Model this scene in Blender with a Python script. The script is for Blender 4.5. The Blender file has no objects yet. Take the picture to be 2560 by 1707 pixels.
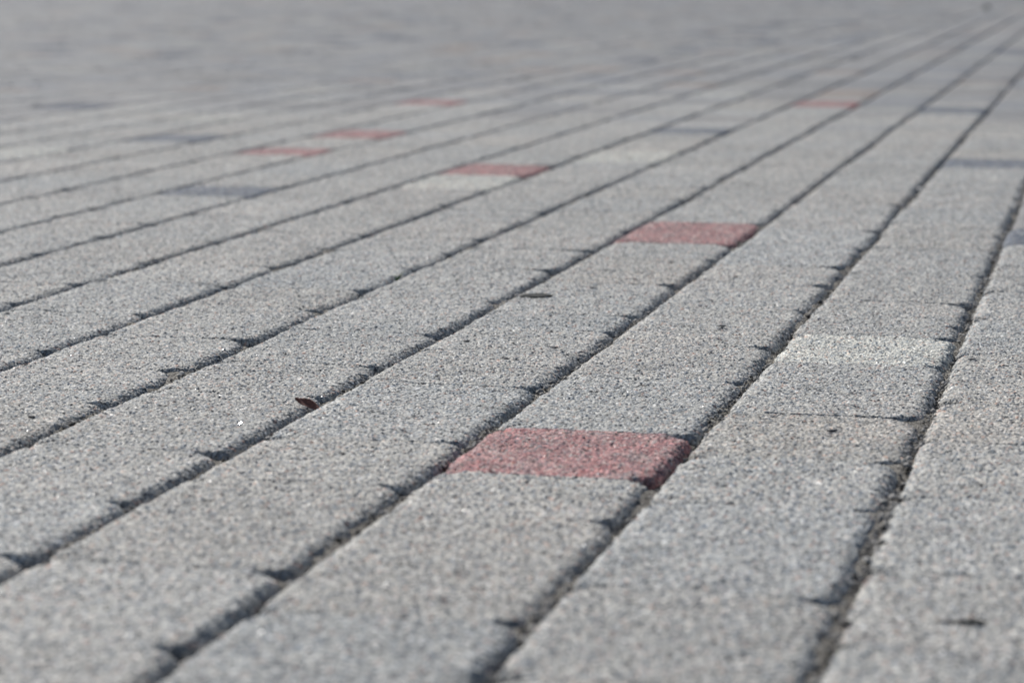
import bpy, math, random
import numpy as np
from mathutils import Vector, Matrix

# ------------------------------------------------------------------ camera, sky, sun, exposure
scene = bpy.context.scene
PW, PH = 2560.0, 1707.0          # photograph size in pixels
FPX = 6400.0                     # focal length in those pixels (90 mm on 36 mm)
CAM_H = 0.3571
PITCH = math.atan(955.5 / FPX)
YAW = math.atan(1529.0 / math.hypot(955.5, FPX))
SUN_EL, SUN_AZ = math.radians(39.0), math.radians(40.0)   # azimuth: from the row direction (+Y) towards -X

cam = bpy.data.cameras.new('camera')
cam.lens = FPX / PW * 36.0
cam.sensor_width = 36.0
cam.sensor_fit = 'HORIZONTAL'
cam.clip_start, cam.clip_end = 0.02, 2000.0
cam.dof.use_dof = True
cam.dof.focus_distance = 2.24
cam.dof.aperture_fstop = 8.0
camo = bpy.data.objects.new('camera', cam)
scene.collection.objects.link(camo)
camo.location = (0, 0, CAM_H)
camo.rotation_euler = (math.pi / 2 - PITCH, 0, YAW)
scene.camera = camo

world = bpy.data.worlds.new('World')
scene.world = world
world.use_nodes = True
wn, wl = world.node_tree.nodes, world.node_tree.links
bg = wn['Background']
sky = wn.new('ShaderNodeTexSky')
sky.sky_type = 'NISHITA'
sky.sun_disc = False
sky.sun_elevation = SUN_EL
sky.sun_rotation = -SUN_AZ
sky.air_density, sky.dust_density, sky.ozone_density = 1.0, 1.2, 1.0
bg.inputs['Strength'].default_value = 0.062
wl.new(sky.outputs[0], bg.inputs[0])

sun = bpy.data.lights.new('sun', 'SUN')
sun.energy = 4.45
sun.angle = math.radians(0.55)
sun.color = (1.0, 0.968, 0.925)
suno = bpy.data.objects.new('sun', sun)
scene.collection.objects.link(suno)
SUN_DIR = Vector((-math.sin(SUN_AZ) * math.cos(SUN_EL), math.cos(SUN_AZ) * math.cos(SUN_EL), math.sin(SUN_EL)))
suno.rotation_euler = SUN_DIR.to_track_quat('Z', 'Y').to_euler()
suno.location = SUN_DIR * 30

scene.view_settings.view_transform = 'Standard'
scene.view_settings.look = 'None'
scene.view_settings.gamma = 1.0
scene.view_settings.use_curve_mapping = False
scene.view_settings.exposure = 0.5

random.seed(7)
rng = np.random.default_rng(7)

# ------------------------------------------------------------------ pixel <-> ground
cF = Vector((-math.sin(YAW) * math.cos(PITCH), math.cos(YAW) * math.cos(PITCH), -math.sin(PITCH)))
cR = Vector((math.cos(YAW), math.sin(YAW), 0))
cU = cR.cross(cF)
def ground(px, py, z=0.0):
    d = cF * FPX + cR * (px - PW / 2) + cU * (PH / 2 - py)
    t = (CAM_H - z) / -d.z
    return Vector((d.x * t, d.y * t, z))
def project(x, y, z=0.0):
    v = Vector((x, y, z - CAM_H))
    w = v.dot(cF)
    return (PW / 2 + FPX * v.dot(cR) / w, PH / 2 - FPX * v.dot(cU) / w, w)

# ------------------------------------------------------------------ helpers
def vnoise(x, y, seed=0):
    """smooth value noise in -1..1, vectorised"""
    x = np.asarray(x, float); y = np.asarray(y, float)
    xi, yi = np.floor(x).astype(np.int64), np.floor(y).astype(np.int64)
    fx, fy = x - xi, y - yi
    fx = fx * fx * (3 - 2 * fx); fy = fy * fy * (3 - 2 * fy)
    def hsh(a, b):
        n = (a * 374761393 + b * 668265263 + seed * 974634777) & 0x7fffffff
        n = ((n ^ (n >> 13)) * 1274126177) & 0x7fffffff
        return ((n ^ (n >> 16)) & 0xffff) / 32767.5 - 1.0
    return (hsh(xi, yi) * (1 - fx) * (1 - fy) + hsh(xi + 1, yi) * fx * (1 - fy)
            + hsh(xi, yi + 1) * (1 - fx) * fy + hsh(xi + 1, yi + 1) * fx * fy)

def np_mesh(name, V, F3=None, F4=None, tint=None, smooth=True):
    me = bpy.data.meshes.new(name)
    V = np.asarray(V, np.float32)
    loops, starts, n = [], [], 0
    if F4 is not None and len(F4):
        F4 = np.asarray(F4, np.int32); loops.append(F4.ravel()); starts.append(np.arange(len(F4)) * 4); n = len(F4) * 4
    if F3 is not None and len(F3):
        F3 = np.asarray(F3, np.int32); loops.append(F3.ravel()); starts.append(n + np.arange(len(F3)) * 3)
    L = np.concatenate(loops).astype(np.int32); S = np.concatenate(starts).astype(np.int32)
    me.vertices.add(len(V)); me.vertices.foreach_set('co', V.ravel())
    me.loops.add(len(L)); me.loops.foreach_set('vertex_index', L)
    me.polygons.add(len(S)); me.polygons.foreach_set('loop_start', S)
    me.update(calc_edges=True)
    me.polygons.foreach_set('use_smooth', np.full(len(S), smooth))
    if tint is not None:
        at = me.attributes.new('stone_tint', 'FLOAT_COLOR', 'POINT')
        at.data.foreach_set('color', np.asarray(tint, np.float32).ravel())
    me.validate()
    return me

def link(name, me, mat=None, parent=None, loc=(0, 0, 0)):
    o = bpy.data.objects.new(name, me)
    scene.collection.objects.link(o)
    if mat is not None: me.materials.append(mat)
    o.location = loc
    if parent is not None: o.parent = parent
    return o

def tag(o, label, cat, group=None):
    o['label'] = label; o['category'] = cat
    if group: o['group'] = group
    return o

# ------------------------------------------------------------------ materials
def new_mat(name):
    m = bpy.data.materials.new(name); m.use_nodes = True
    nt = m.node_tree
    return m, nt, nt.nodes['Principled BSDF']
def N(nt, t, **kw):
    n = nt.nodes.new(t)
    for k, v in kw.items(): setattr(n, k, v)
    return n
def ramp(nt, stops, interp='LINEAR'):
    r = N(nt, 'ShaderNodeValToRGB'); cr = r.color_ramp; cr.interpolation = interp
    while len(cr.elements) < len(stops): cr.elements.new(0.5)
    for e, (p, c) in zip(cr.elements, stops):
        e.position = p; e.color = (*c, 1) if len(c) == 3 else c
    return r
def mixc(nt, a, b, fac, mode='MIX'):
    m = N(nt, 'ShaderNodeMix', data_type='RGBA', blend_type=mode)
    for sock, v in ((m.inputs[0], fac), (m.inputs[6], a), (m.inputs[7], b)):
        if isinstance(v, bpy.types.NodeSocket): nt.links.new(v, sock)
        elif isinstance(v, (int, float)): sock.default_value = v
        else: sock.default_value = (*v, 1)
    return m.outputs[2]
def math_n(nt, op, a, b=None, c=None):
    m = N(nt, 'ShaderNodeMath', operation=op)
    for i, v in enumerate((a, b, c)):
        if v is None: continue
        if isinstance(v, bpy.types.NodeSocket): nt.links.new(v, m.inputs[i])
        else: m.inputs[i].default_value = v
    return m.outputs[0]

def concrete_material():
    m, nt, bs = new_mat('washed_concrete')
    L = nt.links
    geo = N(nt, 'ShaderNodeNewGeometry')
    pos = geo.outputs['Position']
    wob = N(nt, 'ShaderNodeTexNoise'); wob.inputs['Scale'].default_value = 260; wob.inputs['Detail'].default_value = 1
    L.new(pos, wob.inputs['Vector'])
    off = N(nt, 'ShaderNodeVectorMath', operation='MULTIPLY_ADD')
    L.new(wob.outputs['Color'], off.inputs[0]); off.inputs[1].default_value = (.0022,) * 3; L.new(pos, off.inputs[2])
    P = off.outputs[0]
    v1 = N(nt, 'ShaderNodeTexVoronoi'); v1.inputs['Scale'].default_value = 400; L.new(P, v1.inputs['Vector'])
    v2 = N(nt, 'ShaderNodeTexVoronoi'); v2.inputs['Scale'].default_value = 900; L.new(P, v2.inputs['Vector'])
    s1 = N(nt, 'ShaderNodeSeparateColor'); L.new(v1.outputs['Color'], s1.inputs[0])
    s2 = N(nt, 'ShaderNodeSeparateColor'); L.new(v2.outputs['Color'], s2.inputs[0])
    stops = [(0, (.06, .066, .072)), (.10, (.14, .155, .17)), (.24, (.24, .262, .285)), (.42, (.335, .33, .312)),
             (.72, (.42, .41, .38)), (.92, (.40, .29, .24)), (.945, (.52, .505, .47)), (.985, (.72, .70, .66))]
    r1 = ramp(nt, stops, 'CONSTANT'); L.new(s1.outputs[0], r1.inputs[0])
    r2 = ramp(nt, [(0, (.08, .084, .09)), (.18, (.21, .222, .235)), (.42, (.335, .33, .312)), (.78, (.46, .45, .42))], 'CONSTANT')
    L.new(s2.outputs[1], r2.inputs[0])
    # big grains sit in a matrix of small ones
    big = math_n(nt, 'GREATER_THAN', s1.outputs[2], 0.42)
    grain = mixc(nt, r2.outputs[0], r1.outputs[0], big)
    # cement paste between the grains
    edge = N(nt, 'ShaderNodeTexNoise'); edge.inputs['Scale'].default_value = 130; edge.inputs['Detail'].default_value = 3
    L.new(pos, edge.inputs['Vector'])
    paste = math_n(nt, 'MULTIPLY', math_n(nt, 'GREATER_THAN', edge.outputs[0], .5), .45)
    grain = mixc(nt, grain, (.33, .325, .305), paste)
    # colour of the stone itself
    at = N(nt, 'ShaderNodeAttribute', attribute_name='stone_tint')
    tinted = mixc(nt, grain, at.outputs['Color'], 1.0, 'MULTIPLY')
    plain = math_n(nt, 'MULTIPLY', math_n(nt, 'GREATER_THAN', s2.outputs[2], .9), .75)
    col = mixc(nt, tinted, grain, plain)
    # mottling and wear
    mot = N(nt, 'ShaderNodeTexNoise'); mot.inputs['Scale'].default_value = 22; mot.inputs['Detail'].default_value = 5
    mot.inputs['Roughness'].default_value = .65
    L.new(pos, mot.inputs['Vector'])
    rm = ramp(nt, [(.25, (.80, .80, .80)), (.5, (1, 1, 1)), (.75, (1.12, 1.11, 1.09))]); L.new(mot.outputs[0], rm.inputs[0])
    col = mixc(nt, col, rm.outputs[0], 1.0, 'MULTIPLY')
    col = mixc(nt, col, (.96, .955, .965), 1.0, 'MULTIPLY')     # even tint: self-shadow of unmodelled grains and far mauve cast put into colour
    bs.inputs['Diffuse Roughness'].default_value = .5
    L.new(col, bs.inputs['Base Color'])
    # mica and quartz: few grains are smooth
    mica = math_n(nt, 'GREATER_THAN', s2.outputs[0], .975)
    L.new(math_n(nt, 'SUBTRACT', .82, math_n(nt, 'MULTIPLY', mica, .5)), bs.inputs['Roughness'])
    bs.inputs['Specular IOR Level'].default_value = .12
    # relief
    b1 = N(nt, 'ShaderNodeBump'); b1.inputs['Strength'].default_value = .75; b1.inputs['Distance'].default_value = .0012
    dome = math_n(nt, 'SUBTRACT', 1.0, math_n(nt, 'POWER', v1.outputs['Distance'], 1.6))
    hgt = math_n(nt, 'ADD', math_n(nt, 'MULTIPLY', dome, .55), math_n(nt, 'MULTIPLY', s1.outputs[1], .45))
    hgt = math_n(nt, 'SUBTRACT', hgt, math_n(nt, 'MULTIPLY', v2.outputs['Distance'], .4))
    L.new(hgt, b1.inputs['Height'])
    pit = N(nt, 'ShaderNodeTexNoise'); pit.inputs['Scale'].default_value = 90; pit.inputs['Detail'].default_value = 4
    L.new(pos, pit.inputs['Vector'])
    b2 = N(nt, 'ShaderNodeBump'); b2.inputs['Strength'].default_value = .6; b2.inputs['Distance'].default_value = .0015
    L.new(pit.outputs[0], b2.inputs['Height']); L.new(b1.outputs[0], b2.inputs['Normal'])
    L.new(b2.outputs[0], bs.inputs['Normal'])
    return m

def grain_material():
    """near stones: colour of each modelled grain (grain_rgb) times the stone's own colour"""
    m, nt, bs = new_mat('washed_concrete_grain'); L = nt.links
    pos = N(nt, 'ShaderNodeNewGeometry').outputs['Position']
    at = N(nt, 'ShaderNodeAttribute', attribute_name='grain_rgb')
    oi = N(nt, 'ShaderNodeObjectInfo')
    v2 = N(nt, 'ShaderNodeTexVoronoi'); v2.inputs['Scale'].default_value = 1000; L.new(pos, v2.inputs['Vector'])
    s2 = N(nt, 'ShaderNodeSeparateColor'); L.new(v2.outputs['Color'], s2.inputs[0])
    fine = ramp(nt, [(0, (.62, .64, .67)), (.25, (.9, .91, .92)), (.55, (1.08, 1.07, 1.05)), (.85, (1.34, 1.32, 1.26))], 'CONSTANT')
    L.new(s2.outputs[1], fine.inputs[0])
    g = mixc(nt, at.outputs['Color'], fine.outputs[0], .8, 'MULTIPLY')
    tinted = mixc(nt, g, oi.outputs['Color'], 1.0, 'MULTIPLY')
    dust = N(nt, 'ShaderNodeTexNoise'); dust.inputs['Scale'].default_value = 38; dust.inputs['Detail'].default_value = 5
    L.new(pos, dust.inputs['Vector'])
    rd = ramp(nt, [(.36, (1, 1, 1)), (.62, (.72, .72, .72)), (.78, (.45, .45, .45))]); L.new(dust.outputs[0], rd.inputs[0])
    col = mixc(nt, g, tinted, math_n(nt, 'MULTIPLY', at.outputs['Alpha'], rd.outputs[0]))
    mot = N(nt, 'ShaderNodeTexNoise'); mot.inputs['Scale'].default_value = 24; mot.inputs['Detail'].default_value = 6
    mot.inputs['Roughness'].default_value = .68
    L.new(pos, mot.inputs['Vector'])
    rm = ramp(nt, [(.28, (.80, .80, .795)), (.5, (1, 1, 1)), (.72, (1.11, 1.105, 1.09))]); L.new(mot.outputs[0], rm.inputs[0])
    col = mixc(nt, col, rm.outputs[0], 1.0, 'MULTIPLY')
    big = N(nt, 'ShaderNodeTexNoise'); big.inputs['Scale'].default_value = 3.5; big.inputs['Detail'].default_value = 5
    L.new(pos, big.inputs['Vector'])
    rb = ramp(nt, [(.32, (.94, .95, .96)), (.5, (1, 1, 1)), (.68, (1.05, 1.03, 1.02))]); L.new(big.outputs[0], rb.inputs[0])
    col = mixc(nt, col, rb.outputs[0], 1.0, 'MULTIPLY')
    L.new(col, bs.inputs['Base Color'])
    # mica and quartz flakes: smooth, lying at all angles
    v3 = N(nt, 'ShaderNodeTexVoronoi'); v3.inputs['Scale'].default_value = 620; L.new(pos, v3.inputs['Vector'])
    s3 = N(nt, 'ShaderNodeSeparateColor'); L.new(v3.outputs['Color'], s3.inputs[0])
    mica = math_n(nt, 'GREATER_THAN', s3.outputs[0], .996)
    L.new(math_n(nt, 'SUBTRACT', .85, math_n(nt, 'MULTIPLY', mica, .45)), bs.inputs['Roughness'])
    L.new(math_n(nt, 'ADD', .3, math_n(nt, 'MULTIPLY', mica, .5)), bs.inputs['Specular IOR Level'])
    b2 = N(nt, 'ShaderNodeBump'); b2.inputs['Strength'].default_value = .6; b2.inputs['Distance'].default_value = .0004
    L.new(v2.outputs['Distance'], b2.inputs['Height'])
    dv = N(nt, 'ShaderNodeVectorMath', operation='SUBTRACT'); L.new(v2.outputs['Color'], dv.inputs[0]); dv.inputs[1].default_value = (.5, .5, .5)
    sc = N(nt, 'ShaderNodeVectorMath', operation='SCALE'); L.new(dv.outputs[0], sc.inputs[0]); L.new(math_n(nt, 'MULTIPLY', mica, 1.6), sc.inputs['Scale'])
    ad = N(nt, 'ShaderNodeVectorMath', operation='ADD'); L.new(b2.outputs[0], ad.inputs[0]); L.new(sc.outputs[0], ad.inputs[1])
    nm = N(nt, 'ShaderNodeVectorMath', operation='NORMALIZE'); L.new(ad.outputs[0], nm.inputs[0])
    L.new(nm.outputs[0], bs.inputs['Normal'])
    return m

def sand_material():
    m, nt, bs = new_mat('joint_sand'); L = nt.links
    pos = N(nt, 'ShaderNodeNewGeometry').outputs['Position']
    v = N(nt, 'ShaderNodeTexVoronoi'); v.inputs['Scale'].default_value = 800; L.new(pos, v.inputs['Vector'])
    s = N(nt, 'ShaderNodeSeparateColor'); L.new(v.outputs['Color'], s.inputs[0])
    r = ramp(nt, [(0, (.06, .056, .05)), (.25, (.17, .162, .148)), (.65, (.27, .26, .238)), (.93, (.42, .405, .375))], 'CONSTANT')
    L.new(s.outputs[0], r.inputs[0])
    n = N(nt, 'ShaderNodeTexNoise'); n.inputs['Scale'].default_value = 35; n.inputs['Detail'].default_value = 4; L.new(pos, n.inputs['Vector'])
    rn = ramp(nt, [(.3, (.55, .54, .52)), (.7, (1.15, 1.12, 1.08))]); L.new(n.outputs[0], rn.inputs[0])
    L.new(mixc(nt, r.outputs[0], rn.outputs[0], 1.0, 'MULTIPLY'), bs.inputs['Base Color'])
    bs.inputs['Roughness'].default_value = .95; bs.inputs['Specular IOR Level'].default_value = .2
    b = N(nt, 'ShaderNodeBump'); b.inputs['Distance'].default_value = .0012
    L.new(v.outputs['Distance'], b.inputs['Height']); b.invert = True
    L.new(b.outputs[0], bs.inputs['Normal'])
    return m

def simple_material(name, c1, c2, scale, rough=.7, bump=.0004, spec=.4):
    m, nt, bs = new_mat(name); L = nt.links
    pos = N(nt, 'ShaderNodeTexCoord').outputs['Object']
    n = N(nt, 'ShaderNodeTexNoise'); n.inputs['Scale'].default_value = scale; n.inputs['Detail'].default_value = 5; L.new(pos, n.inputs['Vector'])
    r = ramp(nt, [(.3, c1), (.7, c2)]); L.new(n.outputs[0], r.inputs[0]); L.new(r.outputs[0], bs.inputs['Base Color'])
    bs.inputs['Roughness'].default_value = rough; bs.inputs['Specular IOR Level'].default_value = spec
    b = N(nt, 'ShaderNodeBump'); b.inputs['Distance'].default_value = bump; b.inputs['Strength'].default_value = .7
    L.new(n.outputs[0], b.inputs['Height']); L.new(b.outputs[0], bs.inputs['Normal'])
    return m

M_STONE = concrete_material()
M_GRAIN = grain_material()
M_SAND = sand_material()
M_GROUND = simple_material('asphalt', (.045, .045, .047), (.065, .064, .062), 60, .9, .003)
M_LEAF = simple_material('dry_leaf', (.10, .040, .025), (.20, .085, .055), 400, .6)
M_GRASS = simple_material('grass_blade', (.035, .085, .02), (.06, .12, .03), 300, .5)
M_GUM = simple_material('old_gum', (.012, .014, .015), (.032, .035, .034), 220, .9, .0006, .12)
M_TWIG = simple_material('dark_twig', (.028, .026, .024), (.07, .064, .056), 500, .8)
M_CHIP = simple_material('dark_grit', (.02, .024, .03), (.055, .06, .068), 500, .7)
M_PEB = simple_material('white_pebble', (.6, .58, .54), (.78, .76, .72), 300, .6)
M_GRAV = simple_material('grit', (.10, .095, .09), (.34, .33, .31), 90, .85)
M_DPEB = simple_material('dark_pebble', (.05, .06, .062), (.09, .10, .10), 90, .8)
M_GLINT, _nt, _bs = new_mat('glint_flake')
_bs.inputs['Base Color'].default_value = (.85, .87, .86, 1); _bs.inputs['Roughness'].default_value = .22
_bs.inputs['Transmission Weight'].default_value = .6; _bs.inputs['IOR'].default_value = 1.5

# ------------------------------------------------------------------ ground and bed
ROW_W, ROW_X0 = 0.1625, 0.0235       # joint line i lies at x = ROW_X0 - i * ROW_W
STONE_END = 27.0
def quad_sheet(name, x0, x1, y0, y1, z):
    return np_mesh(name, [(x0, y0, z), (x1, y0, z), (x1, y1, z), (x0, y1, z)], F4=[(0, 1, 2, 3)])
ground_o = link('ground', quad_sheet('ground', -900, 900, -900, 900, -0.06), M_GROUND)
ground_o['kind'] = 'structure'
# the pavement: its bed under the stones and, far past the frame, a plain sheet
bedV = [(-19, -.5, -.03), (6, -.5, -.03), (6, STONE_END, -.03), (-19, STONE_END, -.03),
        (-45, STONE_END + .02, -.003), (30, STONE_END + .02, -.003), (30, 70, -.003), (-45, 70, -.003)]
bed = np_mesh('pavement', bedV, F4=[(0, 1, 2, 3), (4, 5, 6, 7)], tint=[(.9, .9, .9, 1)] * 8)
pavement = link('pavement', bed, None)
bed.materials.append(M_SAND); bed.materials.append(M_STONE); bed.polygons[1].material_index = 1
pavement['kind'] = 'structure'

# ------------------------------------------------------------------ layout of the courses
# cross joints seen in the photograph (pixels on each course), course 0 is the rightmost in view
JOINTS = {
    0: [(2143, 1611), (2230, 1426), (2290, 1240), (2326, 1102), (2360, 1004), (2413, 883), (2441, 795), (2497, 730), (2508, 668)],
    1: [(1300, 1690), (1790, 1480), (1900, 1262), (1990, 1146), (2030, 1036), (2115, 911), (2180, 838), (2210, 811), (2260, 755), (2290, 685), (2330, 622), (2150, 514)],
    2: [(970, 1539), (1275, 1290), (1410, 1190), (1410, 1073), (1636, 948), (1700, 862), (1815, 770), (1980, 665)],
    3: [(260, 1612), (437, 1411), (710, 1200), (850, 1095), (1080, 960), (1200, 880), (1300, 822), (1400, 785), (1440, 706)],
    4: [(40, 1245), (300, 1117), (560, 980), (720, 906), (950, 830), (1020, 748), (1250, 672)],
    5: [(190, 915), (130, 1003), (420, 842), (520, 765)],
}
# coloured stones: centre x, near y, far y, colour
COLOURED = [
    (1410, 1190, 1073, 'red'), (1720, 609, 556, 'red'), (1250, 432, 412, 'dustyred'), (728, 388.5, 371, 'dustyred'),
    (912, 346, 327, 'dustyred'), (1100, 263, 251.5, 'dustyred'), (2090, 268, 255, 'dustyred'), (520, 225.5, 219, 'salmon'),
    (1130, 124.5, 117, 'salmon'), (1227, 155.5, 147, 'salmon'), (898, 206, 197.5, 'salmon'), (1737, 187, 178, 'salmon'),
    (1737, 219, 209.5, 'salmon'), (1330, 140, 133, 'salmon'), (925, 78, 73, 'salmon'),
    (548, 491, 466, 'blue'), (437, 356, 337, 'blue'), (225, 273, 260, 'blue'), (2397, 284, 270, 'blue'),
    (2465, 420, 398, 'blue'), (2548, 612, 572, 'blue'), (1742, 335, 321, 'blue'), (450, 145, 138, 'blue'), (130, 122, 115, 'blue'),
    (560, 55, 51, 'blue'), (1350, 112, 106, 'blue'), (2140, 327, 314, 'dimblue'), (1600, 305, 292, 'dimblue'),
    (2130, 911, 838, 'whitish'), (1125, 474, 437, 'light'), (1557, 408, 376, 'light'), (75, 398, 369, 'whitish'), (490, 304, 290, 'pale'),
    (500, 119, 111, 'pale'), (760, 121, 114, 'pale'), (1010, 167, 158, 'pale'), (1990, 72, 67, 'pale'), (2535, 152, 143, 'pale'),
]
TINT = {'red': (.94, .43, .455), 'dustyred': (.88, .365, .395), 'salmon': (1.07, .93, .86), 'blue': (.27, .335, .48), 'dimblue': (.85, .88, .95), 'pale': (1.16, 1.155, 1.12), 'whitish': (1.42, 1.415, 1.37), 'light': (1.28, 1.27, 1.225)}
def row_of(x): return int(math.floor((ROW_X0 - x) / ROW_W))
marks = {}
for px, yn, yf, kind in COLOURED:
    c = ground(px, (yn + yf) / 2)
    marks.setdefault(row_of(c.x), []).append((ground(px, yn).y, ground(px, yf).y, kind))
known = {}
for r, lst in JOINTS.items():
    known[r] = sorted(ground(a, b).y for a, b in lst)
for r, lst in marks.items():
    for y0, y1, _ in lst:
        ks = known.setdefault(r, [])
        ks[:] = [k for k in ks if not (y0 - .06 < k < y1 + .06)]
        ks += [y0, y1]; ks.sort()

def fill(y0, y1, open_end=False):
    """cross joints between two known ones, from stones about one or one and a half courses long"""
    out, y = [], y0
    gap = y1 - y0
    if not open_end and gap < .31: return out
    ls = []
    while sum(ls) < gap - .10: ls.append(random.choice((.163, .163, .245, .245, .205)))
    k = 1.0 if open_end else gap / sum(ls)
    for l in ls[:-1] if not open_end else ls:
        y += l * k; out.append(y)
    return out

stones = []        # (row, y0, y1, tint)
R_MIN, R_MAX = -9, 90
for r in range(R_MIN, R_MAX):
    xc = ROW_X0 - (r + .5) * ROW_W
    near = max(.55, 0.9 + .0 * r, (-xc - .9) * 2.1 if xc < 0 else xc * 2.0)
    ks = known.get(r, [])
    s = near - random.random() * .2
    ys = [s]
    for k in ks:
        if k <= ys[-1] + .04: continue
        ys += fill(ys[-1], k); ys.append(k)
    ys += fill(ys[-1], STONE_END, True)
    for y0, y1 in zip(ys[:-1], ys[1:]):
        yc = (y0 + y1) / 2
        kind = 'grey'
        for a, b, kd in marks.get(r, []):
            if a - .01 <= yc <= b + .01: kind = kd
        if kind == 'grey' and yc > 6.2:
            t = random.random()
            kind = 'salmon' if t < .04 else 'blue' if t < .08 else 'pale' if t < .15 else 'dimblue' if t < .34 else 'grey'  # bluish stones made commoner far off, putting the distant cool cast into colour
            if yc < 9 and kind == 'blue': kind = 'dimblue'
        if kind == 'grey':
            b = random.gauss(1, .045 if yc < 6 else .085); hue = random.gauss(-.004, .013)
            tint = (b * 1.008 * (1 + hue), b * .997, b * 1.004 * (1 - hue))
        else:
            b = random.gauss(1, .03)
            tint = tuple(c * b for c in TINT[kind])
        stones.append((r, y0, y1, tint, kind))

# ------------------------------------------------------------------ one paving stone
def contour(a, b, rad, nc, nx, ny):
    """rounded rectangle, counter-clockwise; nx points on the sides along x, ny on the sides along y"""
    P, Nn = [], []
    cs = [(a - rad, b - rad, 0), (-(a - rad), b - rad, 1), (-(a - rad), -(b - rad), 2), (a - rad, -(b - rad), 3)]
    for i, (cx, cy, q) in enumerate(cs):
        for k in range(nc + 1):
            an = (q + k / nc) * math.pi / 2
            P.append((cx + rad * math.cos(an), cy + rad * math.sin(an))); Nn.append((math.cos(an), math.sin(an)))
        nxt = cs[(i + 1) % 4]; an = (q + 1) * math.pi / 2
        n = nx if q in (0, 2) else ny
        e0 = P[-1]
        e1 = (nxt[0] + rad * math.cos(an), nxt[1] + rad * math.sin(an))
        for k in range(1, n + 1):
            t = k / (n + 1)
            P.append((e0[0] + (e1[0] - e0[0]) * t, e0[1] + (e1[1] - e0[1]) * t)); Nn.append((math.cos(an), math.sin(an)))
    return np.array(P), np.array(Nn)

ROLL = {0: (0, .05, .13, .25, .4, .58, .78, 1.0), 1: (0, .08, .22, .45, .72, 1.0), 2: (0, .15, .45, 1.0), 3: (0, .4, 1.0)}
LEVEL = {0: (8, 20, 26, 12), 1: (5, 9, 11, 5), 2: (2, 2, 3, 1), 3: (1, 1, 1, 0)}    # corner, x side, y side points, inner rings
def make_stone(cx, cy, w, l, lod, seed):
    rs = np.random.default_rng(seed)
    nc, nx, ny, ni = LEVEL[lod]
    a, b = w / 2, l / 2
    V = []
    r0 = rs.uniform(.014, .022)
    P0, Nn = contour(a, b, r0, nc, nx, ny)
    wx, wy = rs.uniform(.0105, .014), rs.uniform(.002, .004)      # width of the worn arris on course and cross sides
    dx, dy = rs.uniform(.0075, .010), rs.uniform(.0001, .0006)     # and its drop
    n2 = Nn[:, 0] ** 2
    corner = np.clip(4 * n2 * (1 - n2), 0, 1)
    W_ = wy + (wx - wy) * n2
    wob = 1 + .28 * vnoise((cx + P0[:, 0]) / .028, (cy + P0[:, 1]) / .028, 3) + .12 * vnoise((cx + P0[:, 0]) / .009, (cy + P0[:, 1]) / .009, 4)
    W_ = W_ * wob
    D_ = (dy + (dx - dy) * n2 + .003 * corner) * (1 + .2 * vnoise((cx + P0[:, 0]) / .04, (cy + P0[:, 1]) / .04, 5))
    outn = .0011 * vnoise((cx + P0[:, 0]) / .02, (cy + P0[:, 1]) / .02, 6) + .0007 * vnoise((cx + P0[:, 0]) / .006, (cy + P0[:, 1]) / .006, 7)
    # broken corners
    chips = []
    for sx in (-1, 1):
        for sy in (-1, 1):
            if rs.random() < .45: chips.append((sx * a, sy * b, rs.uniform(.010, .022), rs.uniform(.002, .0065)))
    for _ in range(rs.integers(0, 3)):
        chips.append((rs.choice((-1, 1)) * a, rs.uniform(-b, b), rs.uniform(.006, .012), rs.uniform(.001, .0035)))
    tilt = rs.normal(0, .0012, 2); lift = rs.normal(0, .0003)
    dome = rs.uniform(.0, .0006)
    def relief(X, Y):
        z = .00045 * vnoise((cx + X) / .035, (cy + Y) / .035, 8)
        if lod < 2: z = z + .00028 * vnoise((cx + X) / .009, (cy + Y) / .009, 9)
        if lod < 1: z = z + .00022 * vnoise((cx + X) / .0045, (cy + Y) / .0045, 10)
        for (px, py, pr, pd) in chips:
            z = z - pd * np.exp(-((X - px) ** 2 + (Y - py) ** 2) / pr ** 2)
        z = z + dome * (1 - (X / a) ** 2 * .7 - (Y / b) ** 2 * .3)
        return z + tilt[0] * X + tilt[1] * Y + lift
    rings = []
    base = P0 + Nn * outn[:, None]
    rings.append(np.column_stack((base, np.full(len(base), -.034))))
    for s in ROLL[lod]:
        q = base - Nn * (W_ * s)[:, None]
        z = -D_ * (1 - np.sqrt(np.clip(1 - (1 - s) ** 2, 0, 1)))
        rings.append(np.column_stack((q, z + relief(q[:, 0], q[:, 1]))))
    last = rings[-1][:, :2]
    for k in range(1, ni + 1):
        q = last * (1 - k / (ni + 1))
        rings.append(np.column_stack((q, relief(q[:, 0], q[:, 1]))))
    n = len(base)
    V = np.vstack(rings + [np.array([[0, 0, float(relief(np.zeros(1), np.zeros(1))[0])]])])
    i = np.arange(n); j = (i + 1) % n
    F4 = np.vstack([np.column_stack((k * n + i, k * n + j, (k + 1) * n + j, (k + 1) * n + i)) for k in range(len(rings) - 1)])
    kl = (len(rings) - 1) * n
    F3 = np.column_stack((kl + i, kl + j, np.full(n, len(V) - 1)))
    return V, F3, F4

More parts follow.
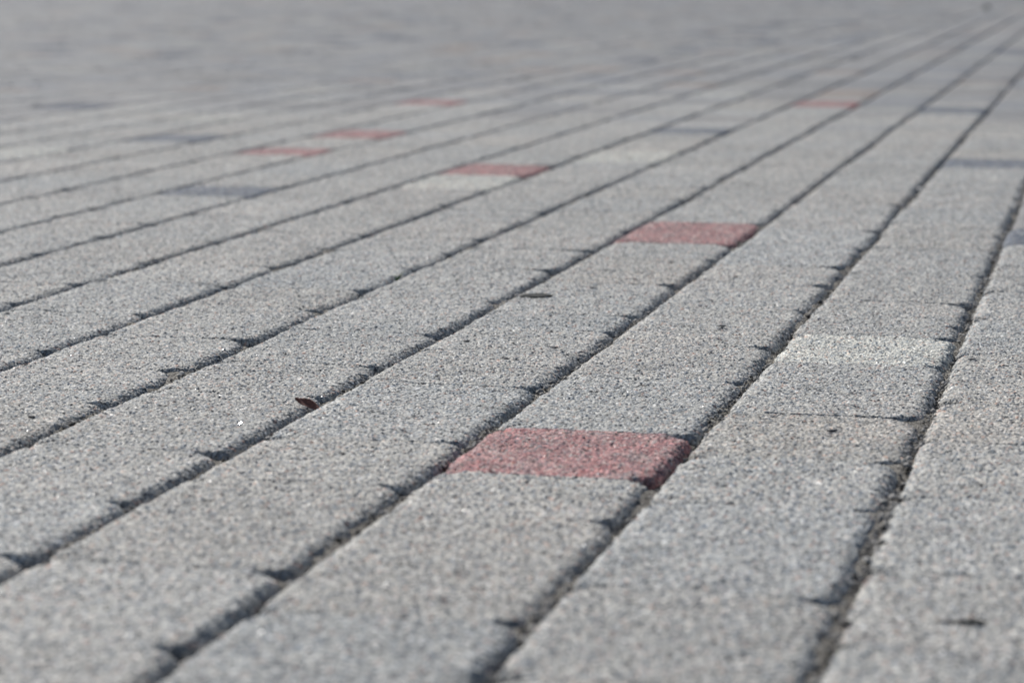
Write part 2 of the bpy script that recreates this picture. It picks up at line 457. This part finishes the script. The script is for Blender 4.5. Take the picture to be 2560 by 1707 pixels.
# --- near stones: a few shared blocks whose every grain is modelled
def grains(U, V, cell, seed, present, rmin, rmax):
    """cellular field of round grains: height of the highest grain over each point and that grain's random numbers"""
    gu, gv_ = np.floor(U / cell).astype(np.int64), np.floor(V / cell).astype(np.int64)
    def hs(a, b, k):
        n = (a * 374761393 + b * 668265263 + (seed * 31 + k) * 974634777) & 0x7fffffff
        n = ((n ^ (n >> 13)) * 1274126177) & 0x7fffffff
        n = ((n ^ (n >> 15)) * 668265263) & 0x7fffffff
        return ((n ^ (n >> 16)) & 0xffff) / 65535.0
    best = np.zeros_like(U); ida = np.full_like(U, -1.0); idb = np.zeros_like(U)
    for du in (-1, 0, 1):
        for dv in (-1, 0, 1):
            a, b = gu + du, gv_ + dv
            px, py = (a + .15 + .7 * hs(a, b, 1)) * cell, (b + .15 + .7 * hs(a, b, 2)) * cell
            rad = cell * (rmin + (rmax - rmin) * hs(a, b, 3) ** 2)
            sq = .65 + .7 * hs(a, b, 6)
            ca = hs(a, b, 7) * math.pi
            ex, ey = (U - px), (V - py)
            e1, e2 = ex * np.cos(ca) + ey * np.sin(ca), (-ex * np.sin(ca) + ey * np.cos(ca)) * (1 / sq)
            d2 = (e1 * e1 + e2 * e2) / (rad * rad)
            hgt = np.where((d2 < 1) & (hs(a, b, 4) < present), np.sqrt(np.clip(1 - d2, 0, 1)) * (.45 + .55 * hs(a, b, 5)) * rad, 0)
            w = hgt > best
            best = np.where(w, hgt, best); ida = np.where(w, hs(a, b, 8), ida); idb = np.where(w, hs(a, b, 9), idb)
    return best, ida, idb
PAL = np.array([(.035, .038, .042), (.095, .108, .122), (.215, .24, .262), (.335, .333, .31), (.455, .447, .412), (.43, .30, .245), (.58, .565, .525), (.74, .73, .70)])
PCUT = np.array([.09, .21, .40, .64, .90, .935, .98])
GRID = .0008
def make_block(l, seed):
    rs = np.random.default_rng(seed)
    w = ROW_W - .0038
    a, b = w / 2, l / 2
    wx, dx = rs.uniform(.0105, .014), rs.uniform(.0075, .010)
    wy, dy = rs.uniform(.0012, .0025), rs.uniform(.0001, .0006)
    r0 = rs.uniform(.014, .028)
    # spacing follows the arc of the worn arris
    nth = int(.020 / GRID)
    th = np.linspace(0, math.pi / 2, nth)
    edge = wx * 1.25 * (1 - np.cos(th))
    inner = np.linspace(-(a - wx * 1.25), a - wx * 1.25, int(2 * (a - wx * 1.25) / GRID))
    xs = np.concatenate((-a + edge, inner[1:-1], (a - edge)[::-1]))
    ys = np.linspace(-b, b, int(l / GRID))
    X, Y = np.meshgrid(xs, ys)
    # round the corners in plan: the corner square becomes a quarter disc
    sx, sy = np.sign(X), np.sign(Y)
    u, v = np.clip(np.abs(X) - (a - r0), 0, None) / r0, np.clip(np.abs(Y) - (b - r0), 0, None) / r0
    k = np.maximum(u, v) / np.maximum(np.hypot(u, v), 1e-9)
    inc = (u > 0) & (v > 0)
    X = np.where(inc, sx * (a - r0 + u * k * r0), X); Y = np.where(inc, sy * (b - r0 + v * k * r0), Y)
    ox, oy = seed * 7.31, seed * 3.17
    # direction-dependent worn arris
    ddx, ddy = a - np.abs(X), b - np.abs(Y)
    uu, vv = np.clip(1 - ddx / r0, 0, None), np.clip(1 - ddy / r0, 0, None)
    dcor = r0 * (1 - np.hypot(uu, vv))
    wobx = 1 + .24 * vnoise(ox + sx * 9, (oy + Y) / .03, 3) + .14 * vnoise(ox + sx * 5, (oy + Y) / .010, 4)
    s1 = np.clip(ddx / (wx * wobx), 0, 1); s2 = np.clip(ddy / wy, 0, 1)
    sc = np.clip(dcor / (.0075 * wobx), 0, 1)
    ell = lambda s: 1 - np.sqrt(np.clip(1 - (1 - s) ** 2, 0, 1))
    Z = -dx * ell(s1) - dy * ell(s2)
    cornerw = np.clip(uu * vv * 3.2, 0, 1)
    Z = np.minimum(Z, -(dx * 1.05) * ell(sc) * cornerw)
    # broken corners and edges
    for qx in (-1, 1):
        for qy in (-1, 1):
            if rs.random() < .6:
                pr, pd = rs.uniform(.008, .018), rs.uniform(.0015, .005)
                Z -= pd * np.exp(-((X - qx * a) ** 2 + (Y - qy * b) ** 2) / pr ** 2)
    for _ in range(int(l * rs.uniform(60, 150))):
        py, pr, pd, qx = rs.uniform(-b, b), .0018 + rs.exponential(.0024), rs.uniform(.0008, .003), rs.choice((-1, 1))
        Z -= pd * np.exp(-((X - qx * a) ** 2 + (Y - py) ** 2) / pr ** 2)
    Z += .0005 * vnoise((ox + X) / .04, (oy + Y) / .04, 8) * np.clip(s2 * 1.5, 0, 1) + .0004 * vnoise((ox + X) / .012, (oy + Y) / .012, 9)
    X = X + sx * (.0010 * vnoise(ox + sx, (oy + Y) / .018, 6) + .0008 * vnoise(ox + sx * 3, (oy + Y) / .006, 16)) * (1 - s1)
    P = np.stack((X, Y, Z), -1)
    tu, tv = np.gradient(P, axis=1), np.gradient(P, axis=0)
    nrm = np.cross(tu, tv); nrm /= np.maximum(np.linalg.norm(nrm, axis=-1, keepdims=True), 1e-12)
    # arc-length coordinates for the grains
    au = np.cumsum(np.linalg.norm(np.diff(P, axis=1, prepend=P[:, :1]), axis=-1), axis=1); au -= au[:, [au.shape[1] // 2]]
    av = Y
    h1, i1, j1 = grains(au + ox, av + oy, .0031, seed, .55, .34, .60)
    h2, i2, j2 = grains(au + ox + 3, av + oy, .0018, seed + 50, .90, .42, .72)
    h3, i3, j3 = grains(au + ox + 9, av + oy, .0048, seed + 90, .10, .30, .45)
    h1 = h1 * 1.15; h2 = h2 * 1.15; h3 = h3 * .75
    H = np.maximum(np.maximum(h1, h2), h3)
    sel = np.where(H == h3, 3, np.where(H == h1, 1, 2)); none = H <= 1e-7
    ida = np.where(sel == 3, i3, np.where(sel == 1, i1, i2)); idb = np.where(sel == 3, j3, np.where(sel == 1, j1, j2))
    col = PAL[np.searchsorted(PCUT, np.clip(ida, 0, 1))]
    paste = np.array((.215, .21, .198)) * (.8 + .3 * vnoise(au / .004, av / .004, 15))[..., None]
    col = np.where(((sel == 2) & (idb < .35))[..., None], .45 * col + .55 * np.array((.35, .345, .325)), col)
    col = np.where(none[..., None], paste, col)
    alpha = np.where((idb > .82) & ~none, .25, 1.0)
    P = P + nrm * (H - .0005)[..., None]
    ny, nx = X.shape
    Vv = P.reshape(-1, 3)
    g = np.arange(nx * ny).reshape(ny, nx)
    F = [np.column_stack((g[:-1, :-1].ravel(), g[:-1, 1:].ravel(), g[1:, 1:].ravel(), g[1:, :-1].ravel()))]
    # side walls down into the bed
    rim = np.concatenate((g[0, :-1], g[:-1, -1], g[-1, :0:-1], g[:0:-1, 0]))
    low = Vv[rim].copy(); low[:, 2] = -.03
    o = len(Vv); Vv = np.vstack((Vv, low)); m_ = len(rim); i_ = np.arange(m_); k_ = (i_ + 1) % m_
    F.append(np.column_stack((rim[k_], rim[i_], o + i_, o + k_)))
    C = np.dstack((col, alpha)).reshape(-1, 4); C = np.vstack((C, C[rim]))
    me = np_mesh('paving_stone', Vv, None, np.vstack(F))
    at = me.attributes.new('grain_rgb', 'FLOAT_COLOR', 'POINT')
    at.data.foreach_set('color', C.astype(np.float32).ravel())
    me.materials.append(M_GRAIN)
    return me, l
BLOCKS = [make_block(l, 11 + k) for k, l in enumerate((.085, .125, .158, .162, .166, .17, .205, .215, .243, .248, .255, .285))]

def in_view(r, y0, y1):
    x1, x0 = ROW_X0 - r * ROW_W, ROW_X0 - (r + 1) * ROW_W
    pts = [project(x, y) for x in (x0, x1) for y in (y0, y1)]
    xs, ys = [p[0] for p in pts], [p[1] for p in pts]
    if max(xs) < 4 or min(xs) > PW - 4 or max(ys) < 4 or min(ys) > PH - 4: return 0
    return max(1e-3, (min(max(xs), PW) - max(min(xs), 0)) * (min(max(ys), PH) - max(min(ys), 0)))
order = sorted(range(len(stones)), key=lambda i: -in_view(*stones[i][:3]))
singles = set(i for i in order[:300] if in_view(*stones[i][:3]) > 0)
LABEL = {'red': 'red paving stone with pale grains', 'dustyred': 'dusty red paving stone', 'salmon': 'pale salmon paving stone', 'blue': 'dark blue grey paving stone',
         'dimblue': 'slightly bluish grey paving stone', 'pale': 'pale cream grey paving stone', 'light': 'pale cream grey paving stone', 'whitish': 'whitish paving stone paler than its neighbours'}
NEAR = 6.6
bulk, nv = [[], [], [], []], 0
for idx, (r, y0, y1, tint, kind) in enumerate(stones):
    x1, x0 = ROW_X0 - r * ROW_W, ROW_X0 - (r + 1) * ROW_W
    cx, cy = (x0 + x1) / 2 + random.gauss(0, .0008), (y0 + y1) / 2
    gapx, gapy = random.uniform(.0025, .0055), random.uniform(-.0004, .0005)
    dist = math.hypot(cx, cy)
    if idx in singles and dist < NEAR + random.uniform(-.9, .9):
        ly = y1 - y0 - gapy
        near_l = sorted(BLOCKS, key=lambda m: abs(math.log(m[1] / ly)) + random.random() * .05)
        me, l0 = near_l[0]
        o = bpy.data.objects.new('paving_stone', me); scene.collection.objects.link(o); o.parent = pavement
        o.location = (cx, cy, random.gauss(0, .00015))
        o.rotation_euler = (random.gauss(0, .0005), random.gauss(0, .0025), (math.pi if random.random() < .5 else 0) + random.gauss(0, .002))
        o.scale = (1 + random.gauss(0, .004), ly / l0, 1)
        o.color = (*tint, 1)
        if kind in LABEL: o['label'] = LABEL[kind]
        continue
    lod = 1 if dist < 6.5 else 2 if dist < 12 else 3
    V, F3, F4 = make_stone(cx, cy, x1 - x0 - gapx, y1 - y0 - gapy, lod, 1000 + idx)
    T = np.tile((*tint, 1.0), (len(V), 1))
    if idx in singles:
        o = link('paving_stone', np_mesh('paving_stone', V, F3, F4, T), M_STONE, pavement, (cx, cy, 0))
        if kind in LABEL: o['label'] = LABEL[kind]
    else:
        if not (-.6 - .72 * cy < cx < 1.6 + .05 * cy): continue
        bulk[0].append(V + np.array((cx, cy, 0))); bulk[1].append(F3 + nv); bulk[2].append(F4 + nv); bulk[3].append(T); nv += len(V)
rest = link('paving_stone_field', np_mesh('paving_stone_field', np.vstack(bulk[0]), np.vstack(bulk[1]), np.vstack(bulk[2]), np.vstack(bulk[3])), M_STONE, pavement)
rest['kind'] = 'stuff'

# ------------------------------------------------------------------ sand in the joints
sv, sf, ns = [], [], 0
def strip(P, nx, ny):
    global ns
    sv.append(P)
    g = np.arange(nx * ny).reshape(ny, nx) + ns
    sf.append(np.column_stack((g[:-1, :-1].ravel(), g[:-1, 1:].ravel(), g[1:, 1:].ravel(), g[1:, :-1].ravel())))
    ns += nx * ny
def row_sand_z(x, y):
    return (-.0072 + .0042 * vnoise(x / .05, y / .07, 21) + .0016 * vnoise(x / .012, y / .014, 22) + .0008 * vnoise(x / .004, y / .004, 23))
for i in range(R_MIN, R_MAX):
    X = ROW_X0 - i * ROW_W
    ya = max(.5, (-X - 1.0) * 2.1)
    for (y0, y1, st, nx) in ((.5, 4.2, .004, 8), (4.2, 8.0, .016, 4), (8.0, STONE_END, .08, 3)):
        y0 = max(y0, ya)
        if y1 - y0 < .1: continue
        xs = np.linspace(-.017, .017, nx); ys = np.linspace(y0, y1, int((y1 - y0) / st))
        gx, gy = np.meshgrid(X + xs, ys)
        z = row_sand_z(gx, gy) - (.006 if y0 >= 4.2 else 0) - .006 * np.clip((gx - X) / .003, 0, 1) * (.6 + .4 * vnoise(gx * 0, gy / .04, 27))
        strip(np.column_stack((gx.ravel(), gy.ravel(), z.ravel())), nx, len(ys))
for (r, y0, y1, tint, kind) in stones:
    x1, x0 = ROW_X0 - r * ROW_W, ROW_X0 - (r + 1) * ROW_W
    if y0 > 8 or not (-.6 - .72 * y0 < x0 < 1.6): continue
    n = 40 if y0 < 4 else 12
    xs = np.linspace(x0 + .003, x1 - .003, n); ys = np.linspace(y0 - .007, y0 + .007, 5)
    gx, gy = np.meshgrid(xs, ys)
    e = np.clip(np.minimum(gx - x0, x1 - gx) / .034, 0, 1)
    z = -.0016 + .0006 * vnoise(gx / .02, gy / .01, 25) + .0004 * vnoise(gx / .004, gy / .004, 26) - .0095 * (1 - e) ** 1.4
    strip(np.column_stack((gx.ravel(), gy.ravel(), z.ravel())), n, 5)
sand = link('joint_sand', np_mesh('joint_sand', np.vstack(sv), None, np.vstack(sf)), M_SAND, pavement)
sand['kind'] = 'stuff'

# loose grit lying in the joints
ico_v, ico_f = None, None
_t = (1 + 5 ** .5) / 2
ico_v = np.array([(-1, _t, 0), (1, _t, 0), (-1, -_t, 0), (1, -_t, 0), (0, -1, _t), (0, 1, _t), (0, -1, -_t), (0, 1, -_t), (_t, 0, -1), (_t, 0, 1), (-_t, 0, -1), (-_t, 0, 1)]) / math.sqrt(1 + _t * _t)
ico_f = np.array([(0, 11, 5), (0, 5, 1), (0, 1, 7), (0, 7, 10), (0, 10, 11), (1, 5, 9), (5, 11, 4), (11, 10, 2), (10, 7, 6), (7, 1, 8), (3, 9, 4), (3, 4, 2), (3, 2, 6), (3, 6, 8), (3, 8, 9), (4, 9, 5), (2, 4, 11), (6, 2, 10), (8, 6, 7), (9, 8, 1)])
def scatter(name, mat, count, smin, smean, smax, seed_, thr):
    gv, gf, ng = [], [], 0
    for _ in range(count):
        i = min(14, int(random.expovariate(1 / 4.5))) + (1 if random.random() < .5 else 0); X = ROW_X0 - i * ROW_W
        y = 1.0 + 3.8 * random.random() ** 1.4
        x = X + random.gauss(0, .0040)
        if float(vnoise(X / .1, y / .09, seed_)) < random.uniform(thr, .5): continue
        s_ = min(smax, smin + random.expovariate(1 / smean))
        z = float(row_sand_z(x, y)) + s_ * .4
        q = ico_v * rng.uniform(.6, 1.3, (12, 3)) * s_ * np.array((1, 1, .75))
        gv.append(q + np.array((x, y, z))); gf.append(ico_f + ng); ng += 12
    o = link(name, np_mesh(name, np.vstack(gv), np.vstack(gf), smooth=False), mat, pavement)
    o['kind'] = 'stuff'
scatter('joint_grit', M_GRAV, 16000, .0006, .0007, .0034, 31, -.8)
scatter('joint_crumbs', M_TWIG, 3200, .0006, .0008, .0036, 37, -.3)

# ------------------------------------------------------------------ small things lying on the pavement
def pebble_mesh(name, sx, sy, sz, seed, cuts=2):
    rs = np.random.default_rng(seed)
    V, F = [tuple(v) for v in ico_v], [tuple(f) for f in ico_f]
    for _ in range(cuts):
        cache, F2 = {}, []
        def mid(a, b):
            k = (min(a, b), max(a, b))
            if k not in cache:
                m = (np.array(V[a]) + np.array(V[b])) / 2; V.append(tuple(m / np.linalg.norm(m))); cache[k] = len(V) - 1
            return cache[k]
        for a, b, c in F:
            ab, bc, ca = mid(a, b), mid(b, c), mid(c, a)
            F2 += [(a, ab, ca), (b, bc, ab), (c, ca, bc), (ab, bc, ca)]
        F = F2
    V = np.array(V)
    V *= (1 + .16 * vnoise(V[:, 0] * 1.6 + seed, V[:, 1] * 1.6 + V[:, 2], seed) + .05 * vnoise(V[:, 0] * 4 + seed, V[:, 2] * 4 + V[:, 1], seed + 1))[:, None]
    V = V * np.array((sx, sy, sz)); V[:, 2] -= V[:, 2].min()
    return np_mesh(name, V, np.array(F))

def tube_mesh(name, pts, rad, n=7):
    V, F = [], []
    pts = [Vector(p) for p in pts]
    for k, p in enumerate(pts):
        t = (pts[min(k + 1, len(pts) - 1)] - pts[max(k - 1, 0)]).normalized()
        s = t.cross(Vector((0, 0, 1))).normalized(); u = s.cross(t)
        for j in range(n):
            a = 2 * math.pi * j / n
            V.append(p + (s * math.cos(a) + u * math.sin(a)) * rad[k])
    for k in range(len(pts) - 1):
        for j in range(n):
            F.append((k * n + j, k * n + (j + 1) % n, (k + 1) * n + (j + 1) % n, (k + 1) * n + j))
    V = [tuple(v) for v in V]
    c0, c1 = len(V), len(V) + 1
    V += [tuple(pts[0]), tuple(pts[-1])]
    last = (len(pts) - 1) * n
    T = [((j + 1) % n, j, c0) for j in range(n)] + [(last + j, last + (j + 1) % n, c1) for j in range(n)]
    return np_mesh(name, V, T, F)

# curled brown leaf in the joint
def leaf_mesh():
    nu, nvv, th = 22, 9, .00035
    L_, Wd = .0215, .0062
    top = []
    for i in range(nu):
        u = i / (nu - 1)
        hw = Wd * (math.sin(math.pi * min(1, u * .93 + .05)) ** .8) * (.75 + .4 * u)
        for j in range(nvv):
            v = j / (nvv - 1) * 2 - 1
            x = (u - .5) * L_
            y = v * hw * .8
            z = .0040 * (1 - u) ** 2 + .0010 * v * v * (hw / Wd) + .0005 * math.sin(9 * u + 3 * v)
            top.append((x, y, z))
    top = np.array(top); bot = top - np.array((0, 0, th))
    g = np.arange(nu * nvv).reshape(nu, nvv); o = nu * nvv
    F = [(g[i, j], g[i + 1, j], g[i + 1, j + 1], g[i, j + 1]) for i in range(nu - 1) for j in range(nvv - 1)]
    F += [(a + o, d + o, c + o, b + o) for a, b, c, d in F]
    rim = [g[i, 0] for i in range(nu)] + [g[nu - 1, j] for j in range(1, nvv)] + [g[i, nvv - 1] for i in range(nu - 2, -1, -1)] + [g[0, j] for j in range(nvv - 2, 0, -1)]
    F += [(rim[k], rim[k] + o, rim[(k + 1) % len(rim)] + o, rim[(k + 1) % len(rim)]) for k in range(len(rim))]
    return np_mesh('dry_leaf', np.vstack((top, bot)), None, F)
p = ground(786, 1013)
leaf = link('dry_leaf', leaf_mesh(), M_LEAF, None, (p.x - .006, p.y, .0002))
leaf.rotation_euler = (math.radians(30), math.radians(13), YAW + math.radians(-6))
tag(leaf, 'small curled reddish brown dry leaf caught in a joint between grey courses', 'leaf')

# grass tip
gr = bpy.data.objects.new('grass_sprout', None); scene.collection.objects.link(gr)
p = ground(994, 694); gr.location = (ROW_X0 - 5 * ROW_W - .001, p.y, -.007); gr.scale = (1.25, 1.25, 1.25)
for k, (lx, ly, lz) in enumerate(((.007, .002, .0115), (-.003, .004, .008), (.002, -.004, .007))):
    pts = [(lx * t * t, ly * t * t, lz * t) for t in (0, .25, .5, .75, 1)]
    link('blade', tube_mesh('blade', pts, [.0007, .0009, .0008, .0006, .0001], 5), M_GRASS, gr)
tag(gr, 'tiny green grass sprout growing in a paving joint', 'grass')

# dark gum spot
def gum_mesh():
    n, rings = 40, [(1, -.0015), (.99, .0003), (.9, .0008), (.74, .0009), (.55, .0007), (.3, .0006)]
    V = []
    for s, z in rings:
        for j in range(n):
            a = 2 * math.pi * j / n
            rr = .0165 * s * (1 + .09 * math.sin(2 * a + .4) + .06 * math.sin(5 * a + 1))
            V.append((rr * math.cos(a), rr * math.sin(a), z))
    V.append((0, 0, .0006))
    F = [(k * n + j, k * n + (j + 1) % n, (k + 1) * n + (j + 1) % n, (k + 1) * n + j) for k in range(len(rings) - 1) for j in range(n)]
    T = [((len(rings) - 1) * n + j, (len(rings) - 1) * n + (j + 1) % n, len(V) - 1) for j in range(n)]
    return np_mesh('gum_spot', V, T, F)
deps_z = {}
def top_z(x, y):
    """height of the stone under a point"""
    bpy.context.view_layer.update()
    hit, loc, *_ = scene.ray_cast(bpy.context.evaluated_depsgraph_get(), Vector((x, y, .2)), Vector((0, 0, -1)), distance=1)
    return loc.z if hit else 0.0
p = ground(1340, 740)
tag(link('gum_spot', gum_mesh(), M_GUM, None, (p.x, p.y, top_z(p.x, p.y) + .0010)), 'flat dark oval gum spot stuck on a grey paving stone', 'gum')

# twig in the lower right
p = ground(2425, 1560); q = ground(2350, 1557)
z = top_z(p.x, p.y)
dv = (q - p)
pts = [Vector((0, 0, .0014)) - dv * .55, Vector((0, 0, .0016)) - dv * .3, Vector((0, 0, .0016)), Vector((0, 0, .0013)) + dv * .3, Vector((0, 0, .0010)) + dv * .55, Vector((0, .0006, .0009)) + dv * .9, Vector((0, .001, .0008)) + dv * 1.25]
tw = link('twig', tube_mesh('twig', pts, [.0006, .0014, .0016, .0013, .0008, .0007, .0004], 9), M_TWIG, None, (p.x, p.y, z))
tag(tw, 'short dark twig with a thicker end lying flat on grey paving', 'twig')

# fibres
for (x, y, ln, an) in ((1963, 873, .012, .35), (1945, 877, .013, .3), (1604, 968, .010, .15)):
    p = ground(x, y); z = top_z(p.x, p.y)
    ax = Vector((math.cos(YAW + an), math.sin(YAW + an), 0)); ay = Vector((-ax.y, ax.x, 0))
    pts = [ax * ln * (t - .5) + ay * (.0035 * math.sin(math.pi * t)) + Vector((0, 0, .0007 + .0012 * math.sin(math.pi * t))) for t in np.linspace(0, 1, 9)]
    o = link('plant_fibre', tube_mesh('plant_fibre', pts, [.0002, .0003, .00035, .0004, .0004, .0004, .00035, .0003, .0002], 5), M_TWIG, None, (p.x, p.y, z))
    tag(o, 'thin curved dark plant fibre lying on grey paving' if y > 950 else 'thin curved dark plant fibre on the left end of the pale paving stone', 'fibre', 'plant fibres' if y < 950 else None)

# pebbles
p = ground(2300, 459, .004)
zz = top_z(p.x, p.y)
tag(link('pebble', pebble_mesh('pebble', .0042, .0038, .0034, 5), M_PEB, None, (p.x, p.y, zz - .0004)), 'small bright white pebble wedged in a paving joint', 'pebble')
p = ground(2466, 24, 0)
tag(link('pebble', pebble_mesh('pebble', .028, .027, .022, 9), M_DPEB, None, (p.x, p.y, top_z(p.x, p.y) - .001)), 'dark grey pebble far off on the paving', 'pebble')

# dark grit chips
chip_me = [pebble_mesh('grit_chip', .0036, .0018, .0008, 20 + k, 1) for k in range(4)]
for me_ in chip_me: me_.materials.append(M_CHIP)
for k, (x, y) in enumerate(((2080, 1078), (2430, 900), (1679, 659), (1482, 722), (1384, 871), (1839, 694), (1805, 820), (844, 730), (1261, 899), (1166, 856), (17, 785), (79, 1045), (2150, 510), (1810, 1216))):
    p = ground(x, y); z = top_z(p.x, p.y)
    o = bpy.data.objects.new('grit_chip', chip_me[k % 4]); scene.collection.objects.link(o)
    o.location = (p.x, p.y, z + .0001); o.rotation_euler = (0, 0, YAW + random.uniform(-.5, .5))
    s = random.uniform(.75, 1.25); o.scale = (s, s, s)
    own = {(1810, 1216): 'tiny dark grit chip in the course next to the large red paving stone',
           (1679, 659): 'tiny dark grit chip in the course of the smaller red paving stone, close to it',
           (2430, 900): 'tiny dark grit chip in the course next to the whitish paving stone'}
    tag(o, own.get((x, y), 'tiny flat dark grit chip lying on a grey paving stone'), 'grit', 'dark grit chips on the paving')

# added flake for a mica glint, tilted to mirror the sun into the camera
p = ground(600, 1062); z = top_z(p.x, p.y)
shv = np.array((.65, .4, 1)) * np.array([(-.0024, -.001, 0), (.0020, -.0014, 0), (.0026, .0008, 0), (-.0006, .0016, 0)])
shm = np_mesh('glint_flake', np.vstack((shv, shv - np.array((0, 0, .0008)))), None,
              [(0, 1, 2, 3), (7, 6, 5, 4), (0, 4, 5, 1), (1, 5, 6, 2), (2, 6, 7, 3), (3, 7, 4, 0)], smooth=False)
sh = link('glint_flake', shm, M_GLINT, None, (p.x, p.y, z + .0006))
to_cam = (Vector((0, 0, CAM_H)) - Vector((p.x, p.y, z))).normalized()
sh.rotation_euler = (SUN_DIR + to_cam).normalized().to_track_quat('Z', 'X').to_euler()
tag(sh, 'tiny bright mica flake, added and tilted to glint, on a grey paving stone', 'shard')
